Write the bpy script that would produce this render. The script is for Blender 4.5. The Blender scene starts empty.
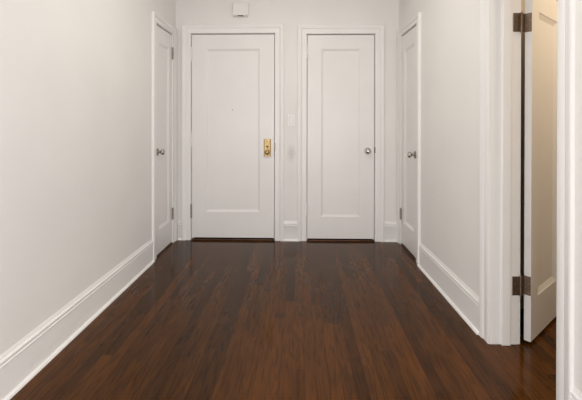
import bpy, bmesh, math
from mathutils import Matrix, Vector

SC = bpy.context.scene
COL = SC.collection
R = math.radians

# ------------------------------------------------------------------ materials
def new_mat(name):
    m = bpy.data.materials.new(name)
    m.use_nodes = True
    nt = m.node_tree
    return m, nt, nt.nodes['Principled BSDF']

def N(nt, kind, **kw):
    n = nt.nodes.new(kind)
    for k, v in kw.items():
        setattr(n, k, v)
    return n

def math_node(nt, op, a, b=None, c=None):
    n = N(nt, 'ShaderNodeMath', operation=op)
    for i, v in enumerate((a, b, c)):
        if v is None:
            continue
        if isinstance(v, (int, float)):
            n.inputs[i].default_value = v
        else:
            nt.links.new(v, n.inputs[i])
    return n.outputs[0]

def paint(name, rgb, rough, mottling=0.02, bump=0.04, scale=260, smudge=None):
    m, nt, b = new_mat(name)
    tc = N(nt, 'ShaderNodeTexCoord')
    n1 = N(nt, 'ShaderNodeTexNoise')
    n1.inputs['Scale'].default_value = 2.2
    n1.inputs['Detail'].default_value = 3
    nt.links.new(tc.outputs['Object'], n1.inputs['Vector'])
    ramp = N(nt, 'ShaderNodeValToRGB')
    ramp.color_ramp.elements[0].position = 0.3
    ramp.color_ramp.elements[1].position = 0.7
    ramp.color_ramp.elements[0].color = [c * (1 - mottling) for c in rgb] + [1]
    ramp.color_ramp.elements[1].color = [min(1, c * (1 + mottling)) for c in rgb] + [1]
    nt.links.new(n1.outputs['Fac'], ramp.inputs['Fac'])
    out = ramp.outputs['Color']
    if smudge:                                  # a grubby hand mark with its own shape
        mp = N(nt, 'ShaderNodeMapping')
        mp.inputs['Location'].default_value = [-smudge[0] / smudge[3], -smudge[1] / 0.2, -smudge[2] / smudge[4]]
        mp.inputs['Scale'].default_value = [1 / smudge[3], 1 / 0.2, 1 / smudge[4]]
        nt.links.new(tc.outputs['Object'], mp.inputs['Vector'])
        g = N(nt, 'ShaderNodeTexGradient', gradient_type='SPHERICAL')
        nt.links.new(mp.outputs[0], g.inputs['Vector'])
        n3 = N(nt, 'ShaderNodeTexNoise')
        n3.inputs['Scale'].default_value = 38
        nt.links.new(tc.outputs['Object'], n3.inputs['Vector'])
        f = math_node(nt, 'MULTIPLY', g.outputs['Fac'], n3.outputs['Fac'])
        f = math_node(nt, 'MULTIPLY', f, 0.6)
        mx = N(nt, 'ShaderNodeMixRGB')
        nt.links.new(f, mx.inputs[0])
        nt.links.new(out, mx.inputs[1])
        mx.inputs[2].default_value = (0.25, 0.23, 0.21, 1)
        out = mx.outputs[0]
    nt.links.new(out, b.inputs['Base Color'])
    b.inputs['Roughness'].default_value = rough
    n2 = N(nt, 'ShaderNodeTexNoise')
    n2.inputs['Scale'].default_value = scale
    n2.inputs['Detail'].default_value = 2
    nt.links.new(tc.outputs['Object'], n2.inputs['Vector'])
    bp = N(nt, 'ShaderNodeBump')
    bp.inputs['Strength'].default_value = bump
    bp.inputs['Distance'].default_value = 0.002
    nt.links.new(n2.outputs['Fac'], bp.inputs['Height'])
    nt.links.new(bp.outputs[0], b.inputs['Normal'])
    return m

def metal(name, rgb, rough, patina=None, metallic=1.0):
    m, nt, b = new_mat(name)
    tc = N(nt, 'ShaderNodeTexCoord')
    n1 = N(nt, 'ShaderNodeTexNoise')
    n1.inputs['Scale'].default_value = 90
    n1.inputs['Detail'].default_value = 4
    nt.links.new(tc.outputs['Object'], n1.inputs['Vector'])
    ramp = N(nt, 'ShaderNodeValToRGB')
    ramp.color_ramp.elements[0].position = 0.35
    ramp.color_ramp.elements[1].position = 0.65
    ramp.color_ramp.elements[0].color = list(patina or [c * .85 for c in rgb]) + [1]
    ramp.color_ramp.elements[1].color = list(rgb) + [1]
    nt.links.new(n1.outputs['Fac'], ramp.inputs['Fac'])
    nt.links.new(ramp.outputs[0], b.inputs['Base Color'])
    b.inputs['Metallic'].default_value = metallic
    b.inputs['Roughness'].default_value = rough
    return m

def wood_floor():
    m, nt, b = new_mat('dark_oak_strip')
    L = nt.links.new
    tc = N(nt, 'ShaderNodeTexCoord')
    sp = N(nt, 'ShaderNodeSeparateXYZ')
    L(tc.outputs['Object'], sp.inputs[0])
    x, y = sp.outputs[0], sp.outputs[1]
    W = 0.057
    px = math_node(nt, 'DIVIDE', math_node(nt, 'ADD', x, 10.012), W)
    ix = math_node(nt, 'FLOOR', px)
    fx = math_node(nt, 'FRACT', px)
    w1 = N(nt, 'ShaderNodeTexWhiteNoise', noise_dimensions='1D')
    L(ix, w1.inputs['W'])
    py = math_node(nt, 'ADD', math_node(nt, 'DIVIDE', y, 1.75), math_node(nt, 'MULTIPLY', w1.outputs['Value'], 17.0))
    iy = math_node(nt, 'FLOOR', py)
    fy = math_node(nt, 'FRACT', py)
    cb = N(nt, 'ShaderNodeCombineXYZ')
    L(ix, cb.inputs[0]); L(iy, cb.inputs[1])
    w2 = N(nt, 'ShaderNodeTexWhiteNoise', noise_dimensions='2D')
    L(cb.outputs[0], w2.inputs['Vector'])
    tone = w2.outputs['Value']
    seed = math_node(nt, 'MULTIPLY', tone, 37.0)
    # cathedral figure: contour lines of a stretched noise
    c1 = N(nt, 'ShaderNodeCombineXYZ')
    L(math_node(nt, 'MULTIPLY', x, 26.0), c1.inputs[0])
    L(math_node(nt, 'MULTIPLY', y, 2.2), c1.inputs[1])
    L(seed, c1.inputs[2])
    n1 = N(nt, 'ShaderNodeTexNoise')
    n1.inputs['Scale'].default_value = 1.0
    n1.inputs['Detail'].default_value = 2.5
    n1.inputs['Roughness'].default_value = 0.55
    L(c1.outputs[0], n1.inputs['Vector'])
    ring = math_node(nt, 'SINE', math_node(nt, 'MULTIPLY', n1.outputs['Fac'], 34.0))
    ring = math_node(nt, 'MULTIPLY_ADD', ring, 0.5, 0.5)
    ring = math_node(nt, 'POWER', ring, 3.0)
    # fine pores
    c2 = N(nt, 'ShaderNodeCombineXYZ')
    L(math_node(nt, 'MULTIPLY', x, 190.0), c2.inputs[0])
    L(math_node(nt, 'MULTIPLY', y, 9.0), c2.inputs[1])
    L(seed, c2.inputs[2])
    n2 = N(nt, 'ShaderNodeTexNoise')
    n2.inputs['Scale'].default_value = 1.0
    n2.inputs['Detail'].default_value = 3
    L(c2.outputs[0], n2.inputs['Vector'])
    # blotchy stain take-up
    c3 = N(nt, 'ShaderNodeCombineXYZ')
    L(math_node(nt, 'MULTIPLY', x, 16.0), c3.inputs[0])
    L(math_node(nt, 'MULTIPLY', y, 5.0), c3.inputs[1])
    L(seed, c3.inputs[2])
    n3 = N(nt, 'ShaderNodeTexNoise')
    n3.inputs['Scale'].default_value = 1.0
    n3.inputs['Detail'].default_value = 4
    L(c3.outputs[0], n3.inputs['Vector'])
    v = math_node(nt, 'MULTIPLY_ADD', tone, 0.35, 0.30)
    v = math_node(nt, 'ADD', v, math_node(nt, 'MULTIPLY', ring, -0.19))
    v = math_node(nt, 'ADD', v, math_node(nt, 'MULTIPLY_ADD', n2.outputs['Fac'], 0.34, -0.17))
    v = math_node(nt, 'ADD', v, math_node(nt, 'MULTIPLY_ADD', n3.outputs['Fac'], 0.36, -0.18))
    ramp = N(nt, 'ShaderNodeValToRGB')
    e = ramp.color_ramp.elements
    e[0].position = 0.0;  e[0].color = (0.018, 0.0072, 0.0020, 1)
    e[1].position = 1.0;  e[1].color = (0.220, 0.075, 0.0130, 1)
    k = e.new(0.40); k.color = (0.054, 0.0190, 0.0030, 1)
    k = e.new(0.70); k.color = (0.104, 0.0352, 0.0060, 1)
    L(v, ramp.inputs['Fac'])
    # seams
    ex = math_node(nt, 'MINIMUM', fx, math_node(nt, 'SUBTRACT', 1.0, fx))
    sx = math_node(nt, 'LESS_THAN', ex, 0.016)
    ey = math_node(nt, 'MINIMUM', fy, math_node(nt, 'SUBTRACT', 1.0, fy))
    sy = math_node(nt, 'LESS_THAN', ey, 0.0007)
    seam = math_node(nt, 'MAXIMUM', sx, sy)
    mx = N(nt, 'ShaderNodeMixRGB')
    L(math_node(nt, 'MULTIPLY', seam, 0.55), mx.inputs[0])
    L(ramp.outputs[0], mx.inputs[1])
    mx.inputs[2].default_value = (0.010, 0.005, 0.003, 1)
    L(mx.outputs[0], b.inputs['Base Color'])
    b.inputs['Roughness'].default_value = 0.2
    rr = math_node(nt, 'MULTIPLY_ADD', n2.outputs['Fac'], 0.08, 0.09)
    L(rr, b.inputs['Roughness'])
    b.inputs['Specular IOR Level'].default_value = 0.13
    h = math_node(nt, 'MULTIPLY_ADD', seam, -1.0, math_node(nt, 'MULTIPLY', n2.outputs['Fac'], 0.25))
    bp = N(nt, 'ShaderNodeBump')
    bp.inputs['Strength'].default_value = 0.06
    bp.inputs['Distance'].default_value = 0.0015
    L(h, bp.inputs['Height'])
    L(bp.outputs[0], b.inputs['Normal'])
    return m

def plain_wood(name, a, c):
    m, nt, b = new_mat(name)
    tc = N(nt, 'ShaderNodeTexCoord')
    mp = N(nt, 'ShaderNodeMapping')
    mp.inputs['Scale'].default_value = (6, 60, 60)
    nt.links.new(tc.outputs['Object'], mp.inputs[0])
    n = N(nt, 'ShaderNodeTexNoise')
    n.inputs['Scale'].default_value = 1
    n.inputs['Detail'].default_value = 4
    nt.links.new(mp.outputs[0], n.inputs['Vector'])
    r = N(nt, 'ShaderNodeValToRGB')
    r.color_ramp.elements[0].position = .3
    r.color_ramp.elements[1].position = .7
    r.color_ramp.elements[0].color = list(a) + [1]
    r.color_ramp.elements[1].color = list(c) + [1]
    nt.links.new(n.outputs['Fac'], r.inputs[0])
    nt.links.new(r.outputs[0], b.inputs['Base Color'])
    b.inputs['Roughness'].default_value = 0.35
    return m

WALLC = (0.835, 0.814, 0.788)
M_WALL = paint('warm_white_wall_paint', WALLC, 0.62)
M_WALLB = paint('warm_white_wall_paint_with_smudge', WALLC, 0.62, smudge=(-0.088, 0, 0.875, 0.055, 0.105))
M_TRIM = paint('white_trim_enamel', (0.875, 0.858, 0.840), 0.36, 0.012, 0.02, 120)
M_DOOR = paint('white_door_enamel', (0.845, 0.825, 0.805), 0.34, 0.02, 0.02, 120)
M_CEIL = paint('ceiling_paint', (0.78, 0.76, 0.73), 0.8)
M_ROOM = paint('beige_room_paint', (0.60, 0.53, 0.45), 0.7)
M_FLOOR = wood_floor()
M_THRESH = plain_wood('threshold_wood', (0.030, 0.012, 0.005), (0.11, 0.045, 0.018))
M_NICKEL = metal('satin_nickel', (0.56, 0.53, 0.49), 0.22)
M_NICKELD = metal('worn_nickel', (0.34, 0.31, 0.28), 0.34)
M_HINGE = metal('grey_hinge_metal', (0.42, 0.39, 0.36), 0.5, (0.30, 0.275, 0.25), 0.8)
M_BRONZE = metal('aged_bronze', (0.25, 0.180, 0.130), 0.42, (0.20, 0.142, 0.100), 0.85)
M_SCREW = metal('bronze_screw', (0.36, 0.29, 0.23), 0.4)
M_BRASS = metal('polished_brass', (0.40, 0.285, 0.135), 0.36, (0.30, 0.205, 0.09))
M_DARK = paint('dark_plastic', (0.035, 0.032, 0.03), 0.5)
M_GREY = paint('grey_plastic', (0.16, 0.15, 0.14), 0.5)
M_GREYW = paint('switch_gap', (0.45, 0.43, 0.41), 0.5)
M_PLATE = paint('white_switch_plastic', (0.87, 0.855, 0.84), 0.3, 0.005, 0.0)
M_CHIME = paint('painted_chime_cover', (0.845, 0.826, 0.802), 0.5)

# ------------------------------------------------------------------ helpers
def add_box(bm, x0, x1, y0, y1, z0, z1):
    vs = [bm.verts.new(p) for p in ((x0, y0, z0), (x1, y0, z0), (x1, y1, z0), (x0, y1, z0),
                                    (x0, y0, z1), (x1, y0, z1), (x1, y1, z1), (x0, y1, z1))]
    for f in ((0, 3, 2, 1), (4, 5, 6, 7), (0, 1, 5, 4), (1, 2, 6, 5), (2, 3, 7, 6), (3, 0, 4, 7)):
        bm.faces.new([vs[i] for i in f])
    return vs

def add_lathe(bm, prof, axis, origin, seg=32):
    """prof = [(r, h)] turned about an axis ('-y' or 'z') through origin"""
    rings = []
    for r, h in prof:
        ring = []
        for k in range(seg):
            a = 2 * math.pi * k / seg
            c, s = r * math.cos(a), r * math.sin(a)
            p = (c, -h, s) if axis == '-y' else (c, s, h)
            ring.append(bm.verts.new(Vector(origin) + Vector(p)))
        rings.append(ring)
    for a, b in zip(rings, rings[1:]):
        for k in range(seg):
            bm.faces.new((a[k], a[(k + 1) % seg], b[(k + 1) % seg], b[k]))
    bm.faces.new(rings[0])
    bm.faces.new(rings[-1])

def obj(name, bm, mat, parent=None, smooth=False, bevel=0.0, seg=2, loc=None, rotz=0.0):
    bmesh.ops.recalc_face_normals(bm, faces=bm.faces[:])
    me = bpy.data.meshes.new(name)
    bm.to_mesh(me)
    bm.free()
    me.materials.append(mat)
    o = bpy.data.objects.new(name, me)
    COL.objects.link(o)
    if parent:
        o.parent = parent
    if loc:
        o.location = loc
    o.rotation_euler = (0, 0, rotz)
    if smooth:
        for p in me.polygons:
            p.use_smooth = True
        me.set_sharp_from_angle(angle=R(38))
    if bevel:
        bv = o.modifiers.new('edge', 'BEVEL')
        bv.width = bevel
        bv.segments = seg
        bv.limit_method = 'ANGLE'
        bv.angle_limit = R(40)
    return o

def box(name, x0, x1, y0, y1, z0, z1, mat, parent=None, bevel=0.0, **kw):
    bm = bmesh.new()
    add_box(bm, x0, x1, y0, y1, z0, z1)
    return obj(name, bm, mat, parent, bevel=bevel, **kw)

def tag(o, label, cat, group=None, kind=None):
    o['label'] = label
    o['category'] = cat
    if group:
        o['group'] = group
    if kind:
        o['kind'] = kind
    return o

def empty(name, loc, rotz=0.0):
    o = bpy.data.objects.new(name, None)
    COL.objects.link(o)
    o.location = loc
    o.rotation_euler = (0, 0, rotz)
    o.empty_display_size = 0.1
    return o

# every wall has a frame: x to the right as one faces it, y into the wall, z up
BACK = ((0.0, 3.905, 0.0), 0.0)
LEFT = ((-1.261, 0.0, 0.0), R(90))            # local x = world Y
RIGHT = ((0.988, 3.905, 0.0), R(-90 + 0.83))  # local x = 3.905 - world Y

def wall(name, frame, x0, x1, z1, thick, openings, mat, label, J=0.016):
    """one mesh: a slab with rectangular door holes (x0, x1, top)"""
    bm = bmesh.new()
    x = x0
    for a, b, t in sorted(openings):
        add_box(bm, x, a - J, 0, thick, 0, z1)
        add_box(bm, a - J, b + J, 0, thick, t + J, z1)
        x = b + J
    add_box(bm, x, x1, 0, thick, 0, z1)
    o = obj(name, bm, mat, loc=frame[0], rotz=frame[1])
    return tag(o, label, 'wall', kind='structure')

CAS = [(0.000, 0.0), (0.000, 0.0095), (0.0025, 0.0115), (0.041, 0.0115), (0.044, 0.0090), (0.047, 0.0100), (0.052, 0.0140),
       (0.058, 0.0195), (0.064, 0.0220), (0.074, 0.0220), (0.077, 0.0245), (0.088, 0.0245), (0.091, 0.0220), (0.091, 0.0)]

def casing_mesh(bm, a0, b0, top, y=0.0, sgn=-1, scale=1.0, proud=1.0, head=1.0):
    rings = []
    for a, p in CAS:
        a = a * scale + 0.003
        yy = y + sgn * p * proud
        rings.append([bm.verts.new(q) for q in ((a0 - a, yy, 0), (a0 - a, yy, top + a * head), (b0 + a, yy, top + a * head), (b0 + a, yy, 0))])
    for r, s in zip(rings, rings[1:]):
        for k in range(3):
            bm.faces.new((r[k], r[k + 1], s[k + 1], s[k]))
    for k in (0, 3):
        bm.faces.new([r[k] for r in rings])

def door_trim(name, frame, a, b, top, thick, stop, label, scale=0.96, both=False, proud=1.0, head=1.0):
    """casing (the trim object) with its jamb lining and stop as parts"""
    bm = bmesh.new()
    casing_mesh(bm, a, b, top, 0.0, -1, scale, proud, head)
    if both:
        casing_mesh(bm, a, b, top, thick, 1, scale)
    t = obj(name, bm, M_TRIM, loc=frame[0], rotz=frame[1], smooth=True)
    tag(t, label, 'door frame', kind='structure')
    bm = bmesh.new()
    J = 0.016
    add_box(bm, a - J, a, 0.0005, thick, 0, top)
    add_box(bm, b, b + J, 0.0005, thick, 0, top)
    add_box(bm, a - J, b + J, 0.0005, thick, top, top + J)
    obj('door_jamb', bm, M_TRIM, t)
    bm = bmesh.new()
    s0, s1, d = stop
    add_box(bm, a, a + d, s0, s1, 0, top - d)
    add_box(bm, b - d, b, s0, s1, 0, top - d)
    add_box(bm, a, b, s0, s1, top - d, top)
    obj('door_stop', bm, M_TRIM, t, bevel=0.0025)
    return t

def leaf_mesh(w, h, t, stile, top_rail, bot_rail, bev=0.021, rec=0.013, z0=0.0):
    """one-panel door leaf, recessed panel with a sloped sticking on both faces"""
    bm = bmesh.new()
    def ring(x0, x1, za, zb, y):
        return [bm.verts.new(p) for p in ((x0, y, za), (x1, y, za), (x1, y, zb), (x0, y, zb))]
    outs = []
    for y, d in ((0.0, 1), (t, -1)):
        A = ring(0, w, z0, z0 + h, y)
        B = ring(stile, w - stile, z0 + bot_rail, z0 + h - top_rail, y)
        B2 = ring(stile + .002, w - stile - .002, z0 + bot_rail + .002, z0 + h - top_rail - .002, y + d * .003)
        Cc = ring(stile + bev, w - stile - bev, z0 + bot_rail + bev, z0 + h - top_rail - bev, y + d * rec)
        for P, Q in ((A, B), (B, B2), (B2, Cc)):
            for k in range(4):
                bm.faces.new((P[k], P[(k + 1) % 4], Q[(k + 1) % 4], Q[k]))
        bm.faces.new(Cc)
        outs.append(A)
    for k in range(4):
        bm.faces.new((outs[0][k], outs[0][(k + 1) % 4], outs[1][(k + 1) % 4], outs[1][k]))
    return bm

def knob(parent, x, z, label=None):
    bm = bmesh.new()
    prof = [(0.0115, 0.004), (0.0105, 0.012), (0.0095, 0.022), (0.0110, 0.028), (0.0165, 0.0325), (0.0225, 0.0375),
            (0.0262, 0.0445), (0.0268, 0.0505), (0.0245, 0.0570), (0.0190, 0.0620), (0.0110, 0.0650), (0.0040, 0.0658)]
    add_lathe(bm, prof, '-y', (x, 0, z))
    k = obj('door_knob', bm, M_NICKEL, parent, smooth=True)
    if label:
        k['label'] = label
    bm = bmesh.new()
    add_lathe(bm, [(0.0330, 0.0), (0.0330, 0.0028), (0.0305, 0.0055), (0.0200, 0.0072), (0.0130, 0.0078)], '-y', (x, 0, z))
    obj('rosette', bm, M_NICKELD, k, smooth=True)
    return k

def hinge(parent, x, z0, z1, side, mat, label):
    """butt hinge seen shut: knuckle over the gap; side = +1 when the leaf lies to the right of the knuckle"""
    bm = bmesh.new()
    n = 5
    hgt = (z1 - z0) / n
    for i in range(n):
        add_lathe(bm, [(0.0084, z0 + i * hgt + 0.0006), (0.0090, z0 + i * hgt + 0.0015), (0.0090, z0 + (i + 1) * hgt - 0.0015),
                       (0.0084, z0 + (i + 1) * hgt - 0.0006)], 'z', (x, -0.0085, 0), 14)
    add_box(bm, x - side * 0.0068, x - side * 0.0055, -0.008, 0.030, z0, z1)
    h = obj('hinge', bm, mat, parent, smooth=True)
    h['label'] = label
    bm = bmesh.new()
    add_lathe(bm, [(0.0030, z0 - 0.004), (0.0055, z0 - 0.003), (0.0055, z0)], 'z', (x, -0.0085, 0), 12)
    add_lathe(bm, [(0.0055, z1), (0.0055, z1 + 0.003), (0.0030, z1 + 0.004)], 'z', (x, -0.0085, 0), 12)
    obj('hinge_pin', bm, mat, h, smooth=True)

def door(name, frame, a, b, top, zbot, stile, top_rail, bot_rail, label):
    """closed leaf in the opening a..b of a wall frame; its own origin at the leaf's lower left corner"""
    g = 0.0060
    m = Matrix.Rotation(frame[1], 4, 'Z')
    p = Vector(frame[0]) + m @ Vector((a + g, 0.001, 0))
    o = obj(name, leaf_mesh(b - a - 2 * g, top - zbot - 1.7 * g, 0.036, stile, top_rail, bot_rail, z0=zbot), M_DOOR, loc=p, rotz=frame[1], bevel=0.0015, seg=1)
    tag(o, label, 'door', kind='structure')
    return o

# ------------------------------------------------------------------ the setting
CEIL = 2.74
# floor: one boarded slab through the hall, the closets' edges and the side room
o = box('floor', -1.45, 3.10, -2.40, 4.15, -0.04, 0.0, M_FLOOR)
tag(o, 'dark brown stained oak strip floor running the length of the hall', 'floor', kind='structure')
o = box('ceiling', -1.45, 3.10, -2.40, 4.15, CEIL, CEIL + 0.05, M_CEIL)
tag(o, 'white painted ceiling over the hall, above the picture', 'ceiling', kind='structure')

# openings in wall coordinates
A1 = (-1.104, -0.255, 2.088)     # back wall, wider door
A2 = (0.067, 0.748, 2.078)       # back wall, narrower door
AL = (3.360, 3.790, 2.055)       # left wall
AR = (0.098, 0.582, 2.035)       # right wall (from the far corner)
AO = (1.812, 2.344, 1.945)       # right wall, open doorway

wall('wall_back', BACK, -1.42, 1.16, CEIL, 0.15, [A1, A2], M_WALLB, 'warm white end wall of the hall with two closed doors and a faint smudge')
wall('wall_left', LEFT, -2.40, 4.05, CEIL, 0.12, [AL], M_WALL, 'long warm white wall with one closed door at its far end')
wall('wall_right', RIGHT, -0.14, 6.25, CEIL, 0.153, [AR, AO], M_WALL, 'warm white wall holding a closed door and the open doorway')

door_trim('trim_1', BACK, *A1, 0.15, (0.040, 0.085, 0.012), 'white moulded door casing around the wider end wall door')
door_trim('trim_2', BACK, *A2, 0.15, (0.040, 0.085, 0.012), 'white moulded door casing around the narrower end wall door, right of the switch')
door_trim('trim_3', LEFT, *AL, 0.12, (0.040, 0.085, 0.012), 'white moulded casing around the closed door in the left wall', proud=0.88, head=0.84)
door_trim('trim_4', RIGHT, *AR, 0.153, (0.040, 0.085, 0.012), 'white moulded casing around the closed door in the right wall', proud=0.95, head=0.74)
t5 = door_trim('trim_5', RIGHT, *AO, 0.153, (0.058, 0.105, 0.014), 'white casing and deep jamb framing the open doorway at right', scale=0.98, both=True, proud=0.62)

# baseboards: one profile (height, stand-off)
BASE = [(0.0, 0.0), (0.0, 1.00), (0.006, 0.98), (0.0115, 0.86), (0.0150, 0.62), (0.0165, 0.46), (0.148, 0.42), (0.150, 0.48), (0.153, 0.52),
        (0.156, 0.50), (0.158, 0.42), (0.159, 0.30), (0.164, 0.30), (0.166, 0.46), (0.170, 0.53), (0.176, 0.53), (0.1795, 0.46), (0.181, 0.34),
        (0.182, 0.22), (0.187, 0.20), (0.190, 0.15), (0.195, 0.09), (0.199, 0.04), (0.2005, 0.0)]

def baseboard(name, frame, x0, x1, depth, label):
    bm = bmesh.new()
    r0 = [bm.verts.new((x0, -p * depth, z)) for z, p in BASE]
    r1 = [bm.verts.new((x1, -p * depth, z)) for z, p in BASE]
    n = len(BASE)
    for k in range(n):
        bm.faces.new((r0[k], r0[(k + 1) % n], r1[(k + 1) % n], r1[k]))
    bm.faces.new(r0); bm.faces.new(r1)
    o = obj(name, bm, M_TRIM, loc=frame[0], rotz=frame[1], smooth=True)
    return tag(o, label, 'baseboard', kind='structure')

CW, CW5 = 0.0890, 0.0915
baseboard('baseboard_left', LEFT, -2.40, AL[0] - CW, 0.0265, 'tall white stepped baseboard along the left wall')
baseboard('baseboard_back', BACK, A1[1] + CW, A2[0] - CW, 0.024, 'short white baseboard between the two end wall doors')
baseboard('baseboard_corner_left', BACK, -1.236, A1[0] - CW, 0.020, 'sliver of white baseboard in the far left corner')
baseboard('baseboard_corner_right', BACK, A2[1] + CW, 0.972, 0.022, 'short white baseboard in the far right corner beside a casing')
baseboard('baseboard_right', RIGHT, AR[1] + CW, AO[0] - CW5, 0.026, 'white stepped baseboard between closed door and open doorway')
baseboard('baseboard_near', RIGHT, AO[1] + CW5, 6.2, 0.026, 'white baseboard nearest the camera, just past the open doorway')

# saddles under the shut doors
def saddle(name, frame, a, b, label):
    o = box(name, a + 0.001, b - 0.001, -0.006, 0.008, 0.0, 0.0115, M_THRESH, loc=frame[0], rotz=frame[1], bevel=0.003)
    return tag(o, label, 'threshold', kind='structure')
saddle('trim_6', BACK, A1[0], A1[1], 'brown wooden threshold under the door with the brass lock')
saddle('trim_7', BACK, A2[0], A2[1], 'brown wooden threshold under the narrower end wall door')
saddle('trim_8', LEFT, AL[0], AL[1], 'dark threshold under the closed door in the left wall')
saddle('trim_9', RIGHT, AR[0], AR[1], 'dark threshold under the closed door in the right wall')

# ------------------------------------------------------------------ doors
# 1: entrance door with the brass lock
d1 = door('door_1', BACK, *A1, 0.0245, 0.145, 0.145, 0.262, 'wide white one-panel door with peephole and brass lock')
PW = 'white painted hinge'
for z0, z1, mt, lb in ((1.806, 1.946, M_TRIM, PW), (0.944, 1.078, M_TRIM, PW), (0.226, 0.363, M_HINGE, 'worn grey metal hinge')):
    hinge(d1, -0.0035, z0, z1, 1, mt, lb)
ox = -(A1[0] + 0.0048)
lx, lz = -0.3305, 0.936
bm = bmesh.new()
add_box(bm, lx - .0355 + ox, lx + .0355 + ox, -0.005, 0.0005, lz - .088, lz + .088)
lp = obj('lock_plate', bm, M_BRASS, d1, bevel=0.002)
lp['label'] = 'tall polished brass lock plate'
bm = bmesh.new()
for s in (-1, 1):
    add_box(bm, lx + ox + s * .0300 - .0035, lx + ox + s * .0300 + .0035, -0.0085, -0.004, lz - .086, lz + .086)
obj('plate_rim', bm, M_BRASS, lp, bevel=0.0022)
bm = bmesh.new()
add_lathe(bm, [(.0065, .004), (.0065, .0062), (.004, .0074), (.0012, .0077)], '-y', (lx + ox, 0, lz + .073), 16)
obj('screw', bm, M_NICKEL, lp, smooth=True)
bm = bmesh.new()
add_lathe(bm, [(.0055, .004), (.0055, .0062), (.003, .0072), (.0012, .0075)], '-y', (lx + ox, 0, lz - .077), 16)
obj('screw', bm, M_NICKELD, lp, smooth=True)
bm = bmesh.new()
add_lathe(bm, [(.0125, .004), (.0125, .0062), (.0105, .0072), (.002, .0073)], '-y', (lx + ox, 0, lz + .014), 20)
ko = obj('keyhole', bm, M_BRASS, lp, smooth=True)
box('key_slot', lx + ox - .0095, lx + ox + .0095, -0.0078, -0.0070, lz + .0105, lz + .0175, M_DARK, lp)
bm = bmesh.new()
add_lathe(bm, [(.0105, .004), (.0095, .010), (.0085, .018), (.0115, .023), (.0190, .027), (.0235, .033), (.0240, .039), (.0215, .045), (.0140, .049), (.003, .050)],
          '-y', (lx + ox, 0, lz - .044))
obj('lock_knob', bm, M_BRASS, lp, smooth=True)
bm = bmesh.new()
add_lathe(bm, [(.0052, 0.0), (.0052, .0014), (.0042, .0020), (.0030, .0010), (.001, .0008)], '-y', (-0.683 + ox, 0, 1.316), 16)
obj('peephole', bm, M_NICKELD, d1, smooth=True)
def strike(trim, x, z0, z1, mat, lb):
    b_ = box('strike_plate', x - 0.0025, x + 0.0042, -0.0135, 0.030, z0, z1, mat, trim, bevel=0.001)
    b_['label'] = lb
trims = {o.name: o for o in COL.objects}
strike(trims['trim_1'], A1[1] + 0.0015, 0.900, 0.985, M_BRASS, 'worn brass strike plate')
strike(trims['trim_2'], A2[1] + 0.0005, 0.885, 0.945, M_NICKELD, 'dark metal strike plate')

# 2: narrower door beside it
d2 = door('door_2', BACK, *A2, 0.0225, 0.139, 0.138, 0.222, 'narrower white one-panel door in the end wall with round nickel knob')
for z0, z1, lb in ((1.835, 1.950, PW), (0.256, 0.368, PW)):
    hinge(d2, -0.0035, z0, z1, 1, M_TRIM, lb)
knob(d2, 0.676 - A2[0] - 0.0048, 0.906, 'satin nickel knob')

# 3: door in the left wall
d3 = door('door_3', LEFT, *AL, 0.016, 0.080, 0.140, 0.214, 'narrow white door in the left wall with nickel knob near its edge')
wl = AL[1] - AL[0] - 0.0096
for z0, z1 in ((1.812, 1.926), (0.236, 0.346)):
    hinge(d3, wl + 0.0035, z0, z1, -1, M_HINGE, 'grey metal hinge')
knob(d3, 0.036, 0.926, 'satin nickel knob')

# 4: door in the right wall
d4 = door('door_4', RIGHT, *AR, 0.022, 0.090, 0.140, 0.212, 'narrow white door in the right wall, knob beside the near casing')
for z0, z1, mt, lb in ((1.812, 1.926, M_TRIM, PW), (0.248, 0.354, M_HINGE, 'grey metal hinge')):
    hinge(d4, -0.0035, z0, z1, 1, mt, lb)
knob(d4, AR[1] - AR[0] - 0.0096 - 0.058, 0.910, 'satin nickel knob')

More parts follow.
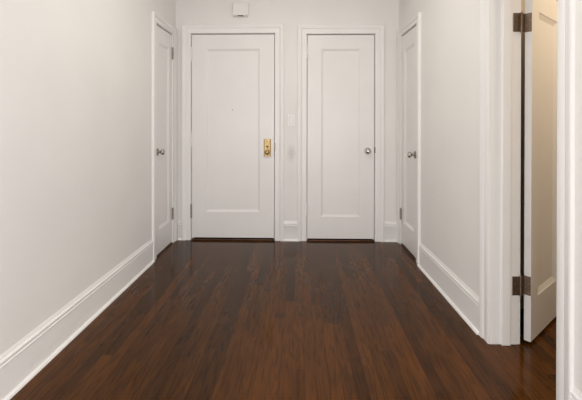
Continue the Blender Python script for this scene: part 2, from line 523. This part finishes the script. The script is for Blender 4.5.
# 5: the open door, swung into the side room
TH = R(42)
B5 = Vector((1.2270, 2.086, 0))
d5 = obj('door_5', leaf_mesh(0.530, 1.900, 0.034, 0.104, 0.127, 0.222, bev=0.028, rec=0.013, z0=0.016), M_DOOR, loc=B5, rotz=TH, bevel=0.0015, seg=1)
tag(d5, 'white one-panel door standing open on bronze hinges in the right doorway', 'door', kind='structure')
inv = Matrix.Translation(B5) @ Matrix.Rotation(TH, 4, 'Z')
inv = inv.inverted()
mR = Matrix.Translation(Vector(RIGHT[0])) @ Matrix.Rotation(RIGHT[1], 4, 'Z')
pin = inv @ (mR @ Vector((1.8165, 0.1610, 0)))
def open_hinge(z0, z1):
    # leaf on the door's edge
    bm = bmesh.new()
    add_box(bm, -0.0022, 0.0003, 0.001, 0.0345, z0, z1)
    h = obj('hinge', bm, M_BRONZE, d5, bevel=0.0006, seg=1)
    h['label'] = 'aged bronze butt hinge'
    # web from the edge to the knuckle
    bm = bmesh.new()
    a = Vector((0.0, 0.0345, 0)); b = Vector((pin.x, pin.y, 0))
    n = Vector((-(b - a).y, (b - a).x, 0)).normalized() * 0.0012
    q = [a - n, b - n, b + n, a + n]
    lo = [bm.verts.new((v.x, v.y, z0)) for v in q]
    hi = [bm.verts.new((v.x, v.y, z1)) for v in q]
    bm.faces.new(lo); bm.faces.new(hi)
    for k in range(4):
        bm.faces.new((lo[k], lo[(k + 1) % 4], hi[(k + 1) % 4], hi[k]))
    # the other leaf lies in the jamb's rabbet
    c = [inv @ (mR @ Vector(v)) for v in ((1.8118, 0.1190, 0), (1.8118, 0.1610, 0), (1.8142, 0.1610, 0), (1.8142, 0.1190, 0))]
    lo = [bm.verts.new((v.x, v.y, z0)) for v in c]
    hi = [bm.verts.new((v.x, v.y, z1)) for v in c]
    bm.faces.new(lo); bm.faces.new(hi)
    for k in range(4):
        bm.faces.new((lo[k], lo[(k + 1) % 4], hi[(k + 1) % 4], hi[k]))
    obj('jamb_leaf', bm, M_BRONZE, h)
    # knuckle in five lengths and its pin
    bm = bmesh.new()
    hg = (z1 - z0) / 5
    for i in range(5):
        add_lathe(bm, [(0.0050, z0 + i * hg + .0004), (0.0058, z0 + i * hg + .0014), (0.0058, z0 + (i + 1) * hg - .0014), (0.0050, z0 + (i + 1) * hg - .0004)],
                  'z', (pin.x, pin.y, 0), 16)
    obj('knuckle', bm, M_BRONZE, h, smooth=True)
    bm = bmesh.new()
    add_lathe(bm, [(0.0022, z0 - .006), (0.0046, z0 - .004), (0.0046, z1 + .004), (0.0022, z1 + .006)], 'z', (pin.x, pin.y, 0), 12)
    obj('hinge_pin', bm, M_SCREW, h, smooth=True)
    for fz, fy in ((0.12, 0.010), (0.38, 0.026), (0.62, 0.010), (0.88, 0.026)):
        z = z0 + fz * (z1 - z0)
        bm = bmesh.new()
        bmesh.ops.create_uvsphere(bm, u_segments=12, v_segments=6, radius=0.0032,
                                  matrix=Matrix.Translation((-0.0022, fy, z)) @ Matrix.Diagonal((0.3, 1, 1, 1)))
        obj('screw', bm, M_SCREW, h, smooth=True)
        v = inv @ (mR @ Vector((1.8143, 0.130 + fy * 0.7, 0)))
        bm = bmesh.new()
        bmesh.ops.create_uvsphere(bm, u_segments=12, v_segments=6, radius=0.0030, matrix=Matrix.Translation((v.x, v.y, z)))
        obj('screw', bm, M_SCREW, h, smooth=True)
open_hinge(1.668, 1.768)
open_hinge(0.263, 0.364)

# ------------------------------------------------------------------ things on the walls
sw = tag(empty('light_switch', (-0.091, 3.905, 1.155)), 'white rocker light switch on the wall strip between the end doors', 'light switch')
box('wall_plate', -0.036, 0.036, -0.006, 0.0, 0.0, 0.116, M_PLATE, sw, bevel=0.003)
bm = bmesh.new()
vs = add_box(bm, -0.0165, 0.0165, -0.0085, -0.004, 0.0245, 0.0915)
vs[0].co.y -= 0.003; vs[1].co.y -= 0.003
obj('rocker', bm, M_PLATE, sw, bevel=0.001)
bm = bmesh.new()
add_box(bm, -0.0185, 0.0185, -0.0063, -0.005, 0.0225, 0.0935)
obj('rocker_surround', bm, M_GREYW, sw)

ch = tag(empty('door_chime', (-0.596, 3.905, 2.2575)), 'small off-white chime box on the wall above the wider door', 'chime box')
bm = bmesh.new()
add_box(bm, -0.077, 0.077, -0.052, 0.003, 0.0, 0.126)
obj('cover', bm, M_CHIME, ch, bevel=0.006, seg=3)
box('back_plate', -0.082, 0.082, -0.006, 0.004, -0.003, 0.131, M_CHIME, ch, bevel=0.002)
g = box('sounder_slot', -0.030, 0.028, -0.0500, -0.020, -0.0015, 0.006, M_GREY, ch)
g['label'] = 'dark grey slot in the underside'

# ------------------------------------------------------------------ the side room behind the open door
def slab(name, x0, x1, y0, y1, label):
    o = box(name, x0, x1, y0, y1, 0.0, CEIL, M_ROOM)
    return tag(o, label, 'wall', kind='structure')
slab('wall_room_back', 1.176, 3.0, 2.50, 2.60, 'shadowed wall seen through the gap behind the open door')
slab('wall_room_side', 2.90, 3.0, -0.5, 2.50, 'far wall of the side room, beyond the doorway')
slab('wall_room_front', 1.190, 2.9, -0.6, -0.5, 'near wall of the side room, out of view')

# ------------------------------------------------------------------ light
def area(name, loc, rot, sx, sy, power, rgb):
    l = bpy.data.lights.new(name, 'AREA')
    l.shape = 'RECTANGLE'
    l.size, l.size_y = sx, sy
    l.energy = power
    l.color = rgb
    o = bpy.data.objects.new(name, l)
    COL.objects.link(o)
    o.location = loc
    o.rotation_euler = rot
    return o
# daylight from the room behind the camera
area('daylight', (0.0, -2.25, 0.95), (R(90), 0, 0), 2.1, 1.8, 54, (1.0, 0.975, 0.945))
# from behind the camera: window daylight at right, added fill at left
area('side_daylight_fill', (0.93, -0.9, 1.05), (R(90), 0, R(90)), 1.4, 1.8, 36, (0.82, 0.905, 1.0))
area('side_daylight_fill', (-1.20, -0.9, 1.00), (R(90), 0, R(-90)), 1.4, 1.8, 28, (0.98, 0.985, 1.0))  # no known window here; added to brighten the right wall
# unseen overhead light, added to brighten the far side walls
area('hall_fill', (-0.1, 2.25, CEIL - 0.02), (0, 0, 0), 0.9, 0.9, 14, (1.0, 0.935, 0.855))
# warm lamp in the side room
area('room_lamp', (2.1, 1.75, 2.52), (0, 0, 0), 0.3, 0.3, 18, (1.0, 0.81, 0.57))

w = bpy.data.worlds.new('world')
SC.world = w
w.use_nodes = True
w.node_tree.nodes['Background'].inputs[0].default_value = (0.8, 0.88, 1, 1)
w.node_tree.nodes['Background'].inputs[1].default_value = 0.0

# ------------------------------------------------------------------ camera
cam = bpy.data.cameras.new('camera')
cam.sensor_fit = 'HORIZONTAL'
cam.sensor_width = 36
cam.lens = 24
cam.shift_y = -(200 - 125.64) / 582
cam.clip_start = 0.02
SC.cycles.use_denoising = True
SC.cycles.sample_clamp_indirect = 4.0
co = bpy.data.objects.new('camera', cam)
COL.objects.link(co)
yaw, pit, rol = 0.0235, 0.0044, -0.0012
co.matrix_world = (Matrix.Translation((0, 0, 1.1762)) @ Matrix.Rotation(yaw, 4, 'Z') @ Matrix.Rotation(math.pi / 2 - pit, 4, 'X')
                   @ Matrix.Rotation(-rol, 4, 'Z'))
SC.camera = co

vs_ = SC.view_settings
vs_.view_transform = 'Standard'
vs_.look = 'None'
vs_.exposure = 0.11
vs_.gamma = 1.0
vs_.use_curve_mapping = False
